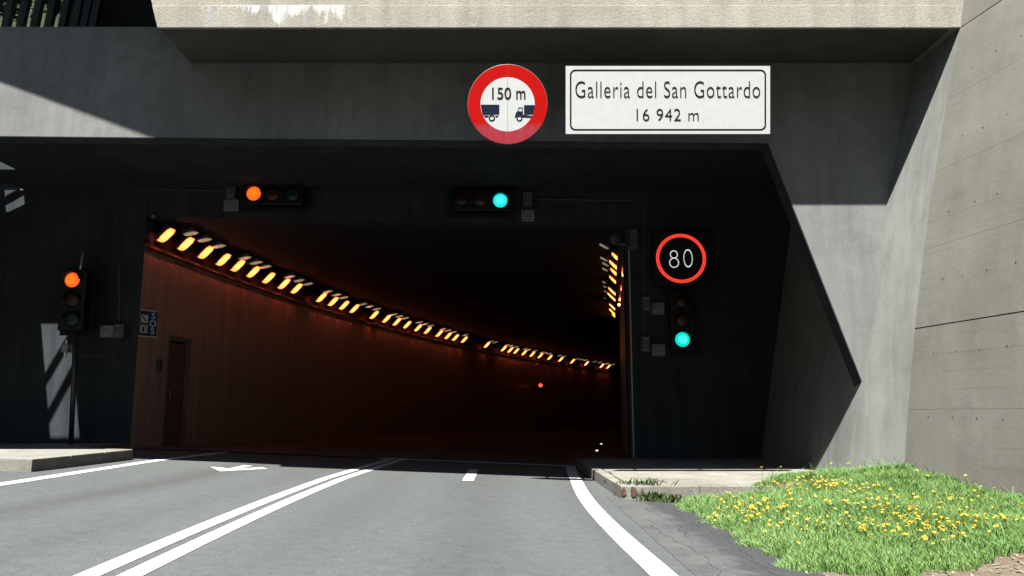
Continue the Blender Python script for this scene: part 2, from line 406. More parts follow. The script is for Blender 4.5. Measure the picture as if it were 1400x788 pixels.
ab.v = [(p.x, p.y, p.z+.005) for p in (G(u, v) for u, v in apx)]; ab.f = [tuple(range(len(apx)))]
tag(ab.build('road_arrow', 'paint', road), 'white arrow head painted in the left lane')

# right shoulder: worn asphalt with a ragged, darker crumbling edge
sb = MB(); ys2 = lin(-30, 3, 12) + lin(3.3, 10.9, 40)
for y in ys2: 
    for x, dz in ((1.26, .004), (1.6, .004), (2.35 + .08*math.sin(y*2.3) + .05*math.sin(y*7.1), .004)): sb.v.append((x, y, zroad(x)+dz))
sb.f = [(3*j+i, 3*j+i+1, 3*j+4+i, 3*j+3+i) for j in range(len(ys2)-1) for i in range(2)]
sh = sb.build('shoulder', 'shoulder', road)
cb = MB()                               # a few fine cracks along the shoulder
for x0, ya, yb, ph in ((1.45, 5, 8.6, 0), (1.62, 7.2, 10.4, 2), (1.9, 5.6, 9.6, 4)):
    pr = [(x0+.05*math.sin(y*2.2+ph)+.02*math.sin(y*13+ph)+random.gauss(0, .008), y) for y in lin(ya, yb, 60)]; o = len(cb.v)
    for x, y in pr: cb.v += [(x-.0022, y, zroad(x)+.0075), (x+.0022, y, zroad(x)+.0075)]
    cb.f += [(o+2*j, o+2*j+1, o+2*j+3, o+2*j+2) for j in range(len(pr)-1)]
tag(cb.build('crack', 'patch', road), kind='stuff')

# pavements with kerb stones
def pavement(name, label, outline_top, z, stones, mat='kerb'):
    e = empty(name); tag(e, label, kind='structure')
    b = MB(); n = len(outline_top)
    b.v = [(x, y, z) for x, y in outline_top] + [(x, y, z-.6) for x, y in outline_top]
    b.f = [tuple(range(n))] + [(i, (i+1) % n, (i+1) % n + n, i+n) for i in range(n)]
    b.build('slab', mat, e)
    for a, c, zz0, zz1, hh in stones:
        a, c = Vector((*a, 0)), Vector((*c, 0)); t = (c-a).normalized(); nn = Vector((-t.y, t.x, 0)) * .16
        L = (c-a).length; k = max(1, round(L/1.15)); 
        for i in range(k):
            f0, f1 = i/k, (i+1)/k
            p, q = a + t*(L*f0+.004), a + t*(L*f1-.004); za, zb = zz0+(zz1-zz0)*f0, zz0+(zz1-zz0)*f1
            j = random.uniform(-.004, .004)
            bb = MB(); up = lambda v, z_: Vector((v.x, v.y, z_))
            bb.hexa([up(p, za-.4), up(q, zb-.4), up(q+nn, zb-.4), up(p+nn, za-.4)], [up(p, za+hh+j), up(q, zb+hh+j), up(q+nn, zb+hh+j), up(p+nn, za+hh+j)])
            bb.build('kerb_stone', mat, e, bevel=.012)
    return e
zl = zroad(-6.6)
ZP = zl + .172
e = pavement('pavement', 'raised concrete pavement at the left of the tunnel mouth', [(-8.05, 16.99), (-8.05, 14.75), (-6.78, 13.95), (-6.76, 11.27), (-14.9, 11.27), (-14.9, 16.99)], ZP,
  [((-6.60, 11.1), (-6.58, 14.0), zroad(-6.6), zroad(-6.6), .178), ((-6.60, 14.02), (-7.93, 14.86), zroad(-6.6), zroad(-6.6), .177), ((-14.9, 11.1), (-6.62, 11.1), zroad(-14.9)-.13, zroad(-6.6), .178)])
ZR = .155
e2 = pavement('pavement', 'raised concrete pavement at the right of the tunnel mouth', [(1.58, 10.76), (1.52, 16.99), (5.6, 16.99), (5.6, 10.76)], ZR,
  [((1.36, 13.9), (1.43, 10.6), -.015, -.02, .178), ((1.36, 16.95), (1.36, 13.9), -.015, -.015, .178), ((1.44, 10.6), (5.5, 10.62), -.02, -.02, .176)])
# dark stains and moss on the kerb end, gap crack on top
def blot(parent, name, mat, u, v, Y, ru, rv, n=14):
    b = MB(); c = P(u, v, Y); vs = []
    for i in range(n):
        a = 2*math.pi*i/n; k = random.uniform(.7, 1.15)
        vs.append(c + Vector((math.cos(a)*ru*k, -.004, math.sin(a)*rv*k)))
    b.add(vs, [tuple(range(n))]); return b.build(name, mat, parent)
M['rust'] = rough_mat('rust_moss_stain', (.07, .055, .03), (.13, .08, .05), (.22, .17, .12), 14, .004)
for u, v, ru, rv in ((840, 674, .015, .05), (853, 673, .035, .06), (866, 673, .05, .07), (878, 672, .02, .04)):
    blot(e2, 'stain', 'rust', u, v, 10.59, ru, rv)
bb = MB(); q = [(833,644.5),(838,650.5),(845,654.5),(852,658.5),(860,661),(875,660),(893,655),(912,660)]
q = [GZ(u, v, ZR+.003) for u, v in q]
for p in q: bb.v += [(p.x-.015, p.y-.01, ZR+.003), (p.x+.012, p.y+.012, ZR+.003)]
bb.f = [(2*j, 2*j+1, 2*j+3, 2*j+2) for j in range(len(q)-1)]; bb.build('crack', 'patch', e2)

# ---------------------------------------------------------------- the portal
portal = empty('tunnel_portal', (0, 0, 0), 'massive angular concrete tunnel portal with overhanging canopy and dark recess', 'tunnel portal')
YF, YC = 11.76, 10.6
ZC = P(700, 38, YC).z
LT, LK, LL = P(1050, 196, YF), P(1180, 525, YF), P(0, 185.5, YF)
def leg(z): return LK.x + (LT.x-LK.x)*(z-LK.z)/(LT.z-LK.z)
YU = 12.9
pl = P(140, 37, YF)
zr = pl.z
LX = -9.9; zLx = LL.z + (LL.z-LT.z)*.1
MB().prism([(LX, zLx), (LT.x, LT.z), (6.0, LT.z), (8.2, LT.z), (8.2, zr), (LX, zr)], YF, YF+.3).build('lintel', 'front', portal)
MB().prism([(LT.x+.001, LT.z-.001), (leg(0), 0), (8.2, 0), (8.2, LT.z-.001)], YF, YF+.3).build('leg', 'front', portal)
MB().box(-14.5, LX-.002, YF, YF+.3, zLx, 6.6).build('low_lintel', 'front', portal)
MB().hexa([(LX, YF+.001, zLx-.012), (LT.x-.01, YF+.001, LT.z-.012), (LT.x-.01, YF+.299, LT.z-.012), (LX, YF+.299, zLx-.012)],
          [(LX, YF+.001, zLx-.003), (LT.x-.01, YF+.001, LT.z-.003), (LT.x-.01, YF+.299, LT.z-.003), (LX, YF+.299, zLx-.003)]).build('lintel_shade_sheet', 'dark', portal)  # thin dark sheet, shade under the lintel put into its colour
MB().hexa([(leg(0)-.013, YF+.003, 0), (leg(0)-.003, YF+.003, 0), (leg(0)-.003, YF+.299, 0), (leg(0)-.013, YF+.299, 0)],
          [(LT.x-.012, YF+.003, LT.z-.014), (LT.x-.002, YF+.003, LT.z-.014), (LT.x-.002, YF+.299, LT.z-.014), (LT.x-.012, YF+.299, LT.z-.014)]).build('leg_shade_sheet', 'dark', portal)  # dark sheet that paints shade onto the inner edge of the leg
# canopy: rough lip below, smooth beam a touch behind above
cl, cr = P(215, 38, YC), P(1311, 38, YC)
def xl(z): return cl.x - .30*(z - ZC)
ZL = P(700, 7, YC).z
lip = MB(); lip.hexa([(xl(ZC), YC, ZC), (7.9, YC, ZC), (7.9, YF-.002, ZC), (xl(ZC), YF-.002, ZC)], [(xl(ZL), YC, ZL), (7.9, YC, ZL), (7.9, YF-.002, ZL), (xl(ZL), YF-.002, ZL)])
lip.build('canopy_lip', 'lip', portal, bevel=.012)
bm_ = MB(); z0, z1 = ZL+.002, 9.6
bm_.hexa([(xl(z0), YC+.03, z0), (7.9, YC+.03, z0), (7.9, YU-.002, z0), (xl(z0), YU-.002, z0)], [(xl(z1), YC+.03, z1), (7.9, YC+.03, z1), (7.9, YU-.002, z1), (xl(z1), YU-.002, z1)])
bm_.build('canopy_beam', 'fascia', portal)
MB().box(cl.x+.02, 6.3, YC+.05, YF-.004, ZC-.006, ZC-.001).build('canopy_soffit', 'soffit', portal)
# upper block left of the canopy with its shade painted dark, fins between it and the low wall
ub = [(P(131, 38, YU).x, 6.9), (P(131, 37, YU).x, P(131, 37, YU).z), (P(95, 0, YU).x, P(95, 0, YU).z), (P(60, -38, YU).x, 10.15), (-3.5, 10.15), (-3.5, 6.9)]
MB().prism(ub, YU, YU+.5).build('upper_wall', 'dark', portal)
# recess roof and sides, back wall around the opening
ZRF = 6.0
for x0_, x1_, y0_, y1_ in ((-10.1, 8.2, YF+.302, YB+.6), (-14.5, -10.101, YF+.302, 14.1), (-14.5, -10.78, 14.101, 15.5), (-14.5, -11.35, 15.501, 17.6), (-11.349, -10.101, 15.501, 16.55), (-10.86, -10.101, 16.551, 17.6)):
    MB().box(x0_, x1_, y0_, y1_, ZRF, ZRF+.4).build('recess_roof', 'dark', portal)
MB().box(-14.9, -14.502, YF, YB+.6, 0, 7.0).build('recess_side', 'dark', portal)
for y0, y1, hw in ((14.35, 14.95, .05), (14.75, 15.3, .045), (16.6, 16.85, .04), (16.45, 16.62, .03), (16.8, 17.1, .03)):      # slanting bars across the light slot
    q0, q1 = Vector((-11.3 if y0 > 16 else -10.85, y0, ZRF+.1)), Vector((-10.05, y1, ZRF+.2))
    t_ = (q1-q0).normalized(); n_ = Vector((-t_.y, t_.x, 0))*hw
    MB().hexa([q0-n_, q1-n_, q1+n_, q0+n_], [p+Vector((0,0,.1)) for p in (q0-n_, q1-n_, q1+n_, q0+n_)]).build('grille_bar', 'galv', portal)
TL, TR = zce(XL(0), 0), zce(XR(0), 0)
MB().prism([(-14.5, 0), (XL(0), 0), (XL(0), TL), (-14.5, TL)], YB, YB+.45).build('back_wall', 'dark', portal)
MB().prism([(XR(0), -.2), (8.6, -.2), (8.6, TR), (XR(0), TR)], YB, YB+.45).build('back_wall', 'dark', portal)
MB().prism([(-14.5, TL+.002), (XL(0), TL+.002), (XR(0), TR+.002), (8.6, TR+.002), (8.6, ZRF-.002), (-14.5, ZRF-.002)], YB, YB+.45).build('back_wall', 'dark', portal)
# flared side wall (the pale streaked strip) running from the wing wall into the recess
bot = [(5.26, 10.98), (4.90, 11.76), (5.07, 14.1), (5.2, 17.0)]
top = [(6.43, YC), (6.36, 11.76), (6.4, 14.1), (6.4, 17.0)]
b = MB(); n = 24; cols = []
for i in range(3):
    k = 6 if i == 0 else 4
    cols += [(i, q/k) for q in range(k)]
cols.append((2, 1.0)); mcols = len(cols)
for k in range(n+1):
    f = k/n
    for i, q in cols:
        fb = Vector(bot[i]).lerp(Vector(bot[i+1]), q); ft = Vector(top[i]).lerp(Vector(top[i+1]), q); p = fb.lerp(ft, f)
        cur = -.13*math.sin(f*math.pi) * (1 if i == 0 else max(0, 1-q) if i == 1 else 0)
        b.v.append((p.x+cur, p.y, -.1+(ZC+.096)*f))
b.f = [(k*mcols+i, k*mcols+i+1, (k+1)*mcols+i+1, (k+1)*mcols+i) for k in range(n) for i in range(mcols-1)]
b.build('flared_side', 'strip', portal, smooth=True)

# ---------------------------------------------------------------- wing wall with its pour lifts
wing = empty('wing_wall', (0, 0, 0), 'long pale beige board-marked concrete wing wall flaring out at the right', 'wing wall')
Cb, Ct = Vector((5.26, 10.98, -.1)), Vector((6.43, YC, ZC)); D = Vector((.157, -1, 0)).normalized()
def wc(z):                           # corner with the same hollow as the strip
    f = (z+.1)/(ZC+.1); p = Cb + (Ct-Cb)*f
    if 0 < f < 1: p.x -= .13*math.sin(f*math.pi)
    return p
def lift(z0, z1):
    b = MB(); n = 6; m = 5; big = (2.25, ZC); ga, gb = (.008 if z0 in big else .0015), (.008 if z1 in big else .0015)
    for k in range(n+1):
        z = z0 + ga + (z1-z0-ga-gb)*k/n
        for t_ in (0, 4, 8, 14, 20): b.v.append(wc(z) + D*t_)
    fr = [(k*m+i, k*m+i+1, (k+1)*m+i+1, (k+1)*m+i) for k in range(n) for i in range(m-1)]
    o = len(b.v); off = Vector((.35, .05, 0)); b.v += [v + off for v in b.v]
    per = list(range(m)) + [k*m+m-1 for k in range(1, n+1)] + [n*m+i for i in range(m-2, -1, -1)] + [k*m for k in range(n-1, 0, -1)]
    b.f = fr + [tuple(i+o for i in reversed(f)) for f in fr] + [(per[i], per[(i+1) % len(per)], per[(i+1) % len(per)]+o, per[i]+o) for i in range(len(per))]
    return b.build('wall_lift', 'wing', wing, smooth=False)
zs = [-.3, 1.15, 2.25, 3.35, 4.45, 5.5, ZC, 7.7, 9.0]
for a, b_ in zip(zs, zs[1:]): lift(a, b_)
bk = MB(); n = 8
for k in range(n+1):
    z = -.3 + 9.3*k/n
    for t_ in (.02, 20): bk.v.append(wc(z) + D*t_ + Vector((.03, .003, 0)))
bk.f = [(2*k, 2*k+1, 2*k+3, 2*k+2) for k in range(n)]; bk.build('joint_filler', 'joint', wing)
th = MB()
for z in (1.04, 1.88, 2.85, 3.8, 4.8, 5.8):
    for i in range(34):
        p = wc(z + random.uniform(-.02, .02)) + D*(.45 + i*.42 + random.uniform(-.04, .04)); nrm = Vector((-1, -.157, .2)).normalized()
        th.cyl(p + nrm*.004, p - nrm*.02, random.uniform(.007, .012), 8)
tag(th.build('tie_hole', 'patch', wing), kind='stuff')

# ---------------------------------------------------------------- unseen slab added up left, shaped to throw the slanting shadow
ZS = 10.2
def toslab(p): t_ = (ZS-p.z)/2.0; return Vector((p.x-.35*t_, p.y-t_, ZS))
A, B_ = toslab(P(0, 113, YF)), toslab(P(200, 187, YF)); dAB = (B_-A).normalized()
a0, b0 = A - dAB*.55, B_ + dAB*.7
slab = MB().hexa([a0, b0, (b0.x, 13.6, ZS), (a0.x, 13.6, ZS)], [p + Vector((0,0,.5)) for p in (a0, b0, Vector((b0.x, 13.6, ZS)), Vector((a0.x, 13.6, ZS)))]).build('shadow_slab', 'front')
tag(slab, 'unseen concrete slab added high above the left of the portal to cast shadow', 'roof slab')
louv = empty('louvre_screen', (0, 0, 0), 'dark screen of upright fins above the left end of the portal wall', 'louvre screen')
for k, u in enumerate([-45, -26, -8, 12, 32, 51, 70, 89, 106, 119, 131]):
    p = P(u - 4, 36, 12.3)
    wd = .055
    o = MB().box(-wd, wd, -.05, .05, 0, 3.0).build('fin', 'fin', louv); o.matrix_local = Matrix.Translation((p.x, 12.3, p.z-.1)) @ Matrix.Rotation(.10, 4, 'Y')
MB().box(-10.8, -7.3, 12.36, 12.46, 6.9, zr+.02).build('rail', 'fin', louv)

# ---------------------------------------------------------------- mountain over the tunnel and banks
def hm(x, y):
    return 8.4 + (y - 17.7)*.85 + .5*math.sin(x*.9)*math.sin(y*.7) + .25*math.sin(x*2.3+y) - max(0, abs(x+3) - 40)*.3
xs2 = lin(-90, 90, 60); ysm = [17.7, 18.4, 19.3, 20.5, 22, 24, 27, 31, 36, 44, 55, 70, 95, 130, 180, 250, 350, 500, 700]
tag(grid_mesh('hillside', xs2, ysm, hm, 'hill'), kind='structure')
def hb(x, y):
    return min(9.8 + (x-9.5)*.6 + .3*math.sin(x+y*.8), 60)
tag(grid_mesh('hillside', lin(8.9, 60, 20), lin(-25, 18, 14), lambda x, y: hb(x, y) if x > 9 + .157*(12.5-y) - .3 else 9.2, 'hill'), kind='structure')
rw = MB().box(-60, -14.92, 17.2, 17.7, -1, 8.6).build('retaining_wall', 'front'); tag(rw, 'long grey concrete retaining wall left of the portal', 'retaining wall')
MB().box(-14.9, 8.6, YB+.602, 17.72, 5.92, 8.3).build('roof_parapet', 'front', portal)

def leafcloud(centres, n, size, squash=.8):
    vs, fs = [], []
    cs = np.array([c[:3] for c in centres]); rr = np.array([c[3] for c in centres])
    idx = rng.integers(0, len(cs), n); d = rng.normal(size=(n, 3)); d /= np.linalg.norm(d, axis=1)[:, None]
    p = cs[idx] + d*(rr[idx]*rng.uniform(.55, 1.08, n))[:, None]*np.array([1, 1, squash])
    a = rng.normal(size=(n, 3)); a /= np.linalg.norm(a, axis=1)[:, None]; b = np.cross(a, rng.normal(size=(n, 3))); b /= np.linalg.norm(b, axis=1)[:, None]
    s = size*rng.uniform(.6, 1.3, n)[:, None]
    q = np.stack([p - a*s, p + b*s*.5, p + a*s, p - b*s*.5], 1).reshape(-1, 3)
    m = MB(); m.v = q.tolist(); m.f = [(4*i, 4*i+1, 4*i+2, 4*i+3) for i in range(n)]; return m
def tree(x, y, z, h, label, n=5000):
    t_ = empty('tree', (x, y, z), label, 'tree', 'trees on the slope above the portal')
    m = MB(); m.cyl((0, 0, -.3), (.1, 0, h*.55), .16, 8, .09); m.cyl((.1, 0, h*.5), (.7, .2, h*.8), .07, 6, .02); m.cyl((.05, 0, h*.4), (-.8, -.1, h*.72), .07, 6, .02)
    m.build('trunk', 'bark', t_)
    cs = [(random.uniform(-1.2, 1.2), random.uniform(-1, 1), h*random.uniform(.4, .95), random.uniform(.5, 1.0)) for _ in range(11)]
    leafcloud(cs, n, .1).build('crown', 'leaf', t_)
tree(-12.3, 20.5, 10.6, 4.2, 'leafy green tree leftmost behind the fins of the louvre screen')
tree(-10.2, 22.5, 12.2, 4.4, 'bushy green tree behind the right end of the louvre screen')
tree(-15.0, 21.0, 11.0, 5.0, 'tall green tree on the slope beyond the left end of the fins')

# ---------------------------------------------------------------- tunnel lining
NP = 46; PW = 1.5
tl = empty('tunnel_wall', (0, 0, 0), 'long curving reddish-brown tunnel wall at the left under the lamp row', 'tunnel wall')
tr = empty('tunnel_wall', (0, 0, 0), 'narrow visible edge of the reddish-brown tunnel wall at the right', 'tunnel wall')
ZLG = 4.62                               # underside of the ledge above local floor datum
def panel(par, XF, side, d0, d1, zt):
    g = .006
    p0, p1 = Vector((XF(d0), YB+d0, 0)), Vector((XF(d1), YB+d1, 0)); t_ = (p1-p0).normalized(); n_ = Vector((t_.y, -t_.x, 0))*side
    p0, p1 = p0 + t_*g, p1 - t_*g
    def ring(z0, z1): return [p0 + Vector((0,0,z0)), p1 + Vector((0,0,z1)), p1 + n_*(-.08) + Vector((0,0,z1)), p0 + n_*(-.08) + Vector((0,0,z0))]
    f0, f1 = zfl(XF(d0), max(d0, .01)), zfl(XF(d1), d1)
    return MB().hexa(ring(f0-.1, f1-.1), ring(zt-GR*d0, zt-GR*d1)).build('wall_panel', 'panel', par)
DOOR = (1.25, 2.15)
bounds = [0, .62, DOOR[0]] ; bl = bounds + [DOOR[1]] + [DOOR[1] + 1.35 + PW*i for i in range(NP-6)]
for d0, d1 in zip(bl, bl[1:]):
    if (d0, d1) == DOOR:
        door = panel(tl, lambda d: XL(d)-.05, 1, d0+.03, d1-.03, 2.75); door.name = 'door'; door.data.materials[0] = M['doorp']
        pn = panel(tl, XL, 1, d0, d1, ZLG-.02)
        pn.name = 'wall_panel'
        for v in pn.data.vertices:
            if v.co.z < 2.5: v.co.z = 2.78
        hd = P(237, 520, YB + 1.9); MB().cyl((XL(1.4)+.02, YB+1.42, 1.45), (XL(1.4)+.02, YB+1.42, 1.65), .014, 6).build('handle', 'galv', door)
        for dd in (d0-.005, d1+.005):
            MB().box(XL(dd)-.04, XL(dd)+.035, YB+dd-.025, YB+dd+.025, .3, 2.86).build('door_frame', 'doorp', tl)
        MB().hexa([(XL(d0)-.04, YB+d0-.02, 2.80), (XL(d1)-.04, YB+d1+.02, 2.80), (XL(d1)+.04, YB+d1+.02, 2.80), (XL(d0)+.04, YB+d0-.02, 2.80)],
                  [(XL(d0)-.04, YB+d0-.02, 2.88), (XL(d1)-.04, YB+d1+.02, 2.88), (XL(d1)+.04, YB+d1+.02, 2.88), (XL(d0)+.04, YB+d0-.02, 2.88)]).build('door_frame', 'doorp', tl)
    else: panel(tl, XL, 1, d0, d1, ZLG)
br = [0, 1.2] + [1.2 + PW*i for i in range(1, 40)]
for d0, d1 in zip(br, br[1:]): panel(tr, XR, -1, d0, d1, ZLG+.1)
def sweep(XF, o0, o1, z0, z1, name, mat, par, n=60, dmax=72):
    b = MB()
    for i in range(n+1):
        d = dmax*i/n; x = XF(d); s = GR*d
        b.v += [(x+o0, YB+d+.002, z0-s), (x+o1, YB+d+.002, z0-s), (x+o1, YB+d+.002, z1-s), (x+o0, YB+d+.002, z1-s)]
    b.f = [(4*i+k, 4*i+(k+1) % 4, 4*i+4+(k+1) % 4, 4*i+4+k) for i in range(n) for k in range(4)] + [(0,1,2,3), (4*n+3,4*n+2,4*n+1,4*n)]
    return b.build(name, mat, par)
sweep(XL, -.05, .05, ZLG+.10, ZLG+.16, 'cable_tray', 'tray', tl)
sweep(XL, -.05, .025, ZLG+.0, ZLG+.099, 'coping', 'darkmetal', tl)
sweep(XR, -.16, .05, ZLG+.12, ZLG+.17, 'cable_tray', 'tray', tr)
sweep(XL, -.4, -.09, -.5, 5.9, 'backing', 'black', tl)
sweep(XR, .09, .4, -.9, 5.9, 'backing', 'black', tr)
# ceiling: a long dark sheet of real thickness, with cross joints
ce = empty('tunnel_ceiling'); tag(ce, 'low dark concrete ceiling running into the tunnel', kind='structure')
seg = [0] + [3.0*i for i in range(1, 25)]
for d0, d1 in zip(seg, seg[1:]):
    r = []
    for d in (d0+.012, d1-.012): r.append([(XL(d)-.3, YB+d, zce(XL(d), d)), (XR(d)+.3, YB+d, zce(XR(d), d))])
    r[0] = [(a, b_ + (.45 if d0 == 0 else 0), c) for a, b_, c in r[0]] if False else r[0]
    q0, q1, q2, q3 = r[0][0], r[0][1], r[1][1], r[1][0]
    if d0 == 0: q0 = (q0[0]+.3, q0[1]+.44, q0[2]); q1 = (q1[0]-.3, q1[1]+.44, q1[2])
    MB().hexa([q0, q1, q2, q3], [(a, b_, c+.15) for a, b_, c in (q0, q1, q2, q3)]).build('ceiling_panel', 'ceil', ce)
cb = sweep(lambda d: (XL(d)+XR(d))/2, -9, 9, 5.62, 5.9, 'ceiling_backing', 'black', ce)
dE = 72; MB().box(XL(dE)-12, XR(dE)+12, YB+dE, YB+dE+.5, -3, 7).build('tunnel_end', 'black', ce)

# ---------------------------------------------------------------- lamps
def lamp_proto(name, w2, l2, side, mat, thick=.05, core=True):
    e_ = empty(name)
    MB().box(-w2-.02, w2+.02, -l2-.02, l2+.02, 0, thick*1.6).build('housing', 'darkmetal', e_, bevel=.008)
    o8 = [(sx*(w2-.09*(abs(i) == 0)), sy*(l2-.055*(abs(i) == 1))) for sx, sy, i in ((1,-1,1),(1,1,1),(1,1,0),(-1,1,0),(-1,1,1),(-1,-1,1),(-1,-1,0),(1,-1,0))]
    g_ = MB(); n8 = 8; g_.v = [(x, y, -.012) for x, y in o8] + [(x, y, -.001) for x, y in o8]; g_.f = [tuple(range(8)), tuple(range(15, 7, -1))] + [(i, (i+1) % 8, (i+1) % 8+8, i+8) for i in range(8)]
    g_.build('glass', mat, e_)
    if core: MB().box(-w2*.5, w2*.6, -l2*.45, l2*.45, -.016, -.0121).build('tube', 'lamp_tube', e_)
    if core: MB().box(-.028, .028, -l2*.5, l2*.5, -.004, 0, Matrix.Translation((-w2-.026, 0, -.018)) @ Matrix.Rotation(math.radians(45), 4, 'Y')).build('spill_emitter', 'spill', e_)  # added downward emitter at the lamp's lower end, throws pools onto the wall
    if core:
        mr = Matrix.Translation((-w2-.026, 0, -.018)) @ Matrix.Rotation(math.radians(45), 4, 'Y')
        MB().box(-.032, .034, -l2*.5-.008, -l2*.5-.002, -.045, .0, mr).box(.0285, .034, -l2*.5-.0015, l2*.5, -.045, .0, mr).build('louvre', 'darkmetal', e_)  # added plates that screen the spill emitter from the camera
    MB().box(-.02, .02, -.02, .02, thick*1.6+.001, thick*1.6+.12).build('bracket', 'darkmetal', e_)
    return e_
def solve(u, off, z, XF=XL):
    lo, hi = 0.02, 70
    def uu(d):
        Y = YB+d; zc = Y*math.cos(PITCH) + (z-GR*d-HC)*math.sin(PITCH); return 700 + FPX*(XF(d)+off)/zc
    for _ in range(50):
        m_ = (lo+hi)/2
        if uu(m_) < u: lo = m_
        else: hi = m_
    return lo
pA = lamp_proto('tunnel_lamp', .19, .15, 1, 'lamp'); pB = lamp_proto('panel_lamp', .15, .12, 1, 'dim', core=False)
first = {}
def place(proto, loc, rot, label, cat, group, s=1):
    k = proto.name.split('.')[0]
    o = proto if k not in first else copy_tree(proto); first[k] = 1
    o.location = loc; o.rotation_euler = rot; o.scale = (s, s, s); tag(o, label, cat, group); return o
UL = [228,255,282,306,326,347,368,389,406,440,456,471,485,512,529,543,557,572,585,601,613,623,635,666,689,698,706,717,728,739,752,767,783,802,823,832]
for i, u in enumerate(UL):
    d = solve(u, .27, 5.06); sl_ = math.atan(.0945 + .01226*d)
    place(pA, (XL(d)+.27, YB+d, 5.06-GR*d), (0, -math.radians(45), -sl_), '%s lit orange lamp from the mouth in the row along the left tunnel wall' % ordinal(i), 'tunnel lamp', 'lit orange lamps along the left wall')
UW = [261,280,299,335,350,363,396,409,421,448,460,470,496,505,515,538,546,554,573,581,589,605,612,620,636,671,677,693,698,705,718,723,731,741,745,751,765,771,790,795,800,813,820,830,838]
for i, u in enumerate(UW):
    d = solve(u, .52, 5.29); sl_ = math.atan(.0945 + .01226*d)
    place(pB, (XL(d)+.52, YB+d, 5.29-GR*d-.06), (0, -math.radians(12), -sl_), '%s dim pale panel lamp from the mouth above the left lamp row' % ordinal(i), 'panel lamp', 'dim pale lamps above the left row')
RL = [(847,356),(843,366),(844,376),(842,386),(840,401),(838.5,408),(840,422),(839,428),(842,434)]
for i, (u, v) in enumerate(RL):
    r = ray(u, v); zz = 5.0; t_ = (zz-.15-HC)/r.z; 
    place(pA, (r.x*t_, r.y*t_, zz-.15), (0, -math.radians(45), math.pi-.12), '%s lit orange lamp from the mouth high on the right tunnel wall' % ordinal(i), 'tunnel lamp', 'lit orange lamps along the right wall', 1.3)
RW = [(824,336),(823,353),(825,360),(824,367),(822,384),(823,390),(823,396),(822,405),(824,411),(829,422),(835,437),(840,443)]
for i, (u, v) in enumerate(RW):
    r = ray(u, v); t_ = (5.1-HC)/r.z
    place(pB, (r.x*t_, r.y*t_, 5.1), (0, math.radians(30), -.12), '%s dim pale panel lamp from the mouth beside the right lamp row' % ordinal(i), 'panel lamp', 'dim pale lamps beside the right row')

# ---------------------------------------------------------------- signals
def signal(name, label, Y, lenses, group=None, vertical=False, far=False, pad=.27, lr=.155):
    """lenses: [(u, v, material, core material or None, part label)]"""
    pts = [P(u, v, Y) for u, v, *_ in lenses]; c = sum(pts, Vector())/len(pts)
    e_ = empty(name, c, label, 'traffic light', group)
    xs_ = [p.x-c.x for p in pts]; zs_ = [p.z-c.z for p in pts]
    MB().box(min(xs_)-.23, max(xs_)+.23, .0, .24, min(zs_)-.23, max(zs_)+.23).build('housing', 'black', e_, bevel=.03)
    MB().box(min(xs_)-.31, max(xs_)+.31, .245, .27, min(zs_)-.31, max(zs_)+.31).build('backboard', 'black', e_)
    for (u, v, mt, core, lb), p in zip(lenses, pts):
        q_ = p - c
        l = MB().lathe(q_, [(lr, -.005), (lr*.9, -.03), (lr*.55, -.05), (.02, -.058)], 28).build('lens', mt, e_, smooth=True)
        if lb: l['label'] = lb
        if core: MB().lathe(q_, [(lr*.62, -.0535), (lr*.4, -.0595), (.01, -.0625)], 24).build('bulb_glow', core, l, smooth=True)
        MB().tube(q_ + Vector((0, -.09, 0)), q_ + Vector((0, 0, 0)), lr+.022, lr+.012, 24, (.1, math.pi-.1)).build('visor', 'black', e_)
    MB().box(-.05, .05, .271, YB-Y-.002 if not far else .35, -.05, .05).build('bracket', 'darkmetal', e_)
    return e_
signal('traffic_light', 'horizontal traffic light showing red above the left of the tunnel opening', 16.6,
  [(347,265,'red_on','red_core','lit orange-red lens'), (373,265.5,'amber_off',None,'unlit amber lens'), (400,266,'green_off',None,'unlit green lens')])
signal('traffic_light', 'horizontal traffic light showing cyan green above the right of the tunnel opening', 16.6,
  [(632,272,'red_off',None,'unlit lens'), (657.5,273,'amber_off',None,'unlit amber lens'), (684,274.5,'cyan_on','cyan_core','lit cyan green lens')])
sg = signal('traffic_light', 'upright traffic light showing red on the left pavement', 16.3,
  [(99,383,'red_on','red_core','lit orange-red lens'), (99,410,'amber_off',None,'unlit amber lens'), (98.5,437,'green_off',None,'unlit green lens')])
c = sg.location; pb_ = P(92, 604, 16.45)
MB().cyl((pb_.x-c.x+.05, .2, ZP-c.z), (.02, .2, -.55), .05, 12).build('pole', 'darkmetal', sg, smooth=True)
MB().cyl((-.02, .2, .4), (.03, .2, 1.05), .03, 8).build('conduit', 'galv', sg, smooth=True)
signal('traffic_light', 'upright traffic light showing green below the electronic speed sign', 16.6,
  [(934,412,'red_off',None,'unlit red lens'), (934,438,'amber_off',None,'unlit amber lens'), (933,464.5,'green_on','green_core','lit green lens')])
# sunlit switch box on the pole and small grey lamp beside it
bx = P(90, 476, 16.1)
sw = empty('switch_box', bx, 'small pale switch box below the upright red traffic light', 'switch box')
MB().box(-.06, .06, -.05, .12, -.09, .07).build('box', 'plaque', sw, bevel=.008)
MB().cyl((0, .0, .072), (0, .0, .16), .025, 8).build('gland', 'galv', sw); MB().cyl((-.01, .0, -.2), (0, .0, -.092), .03, 8).build('gland', 'galv', sw)
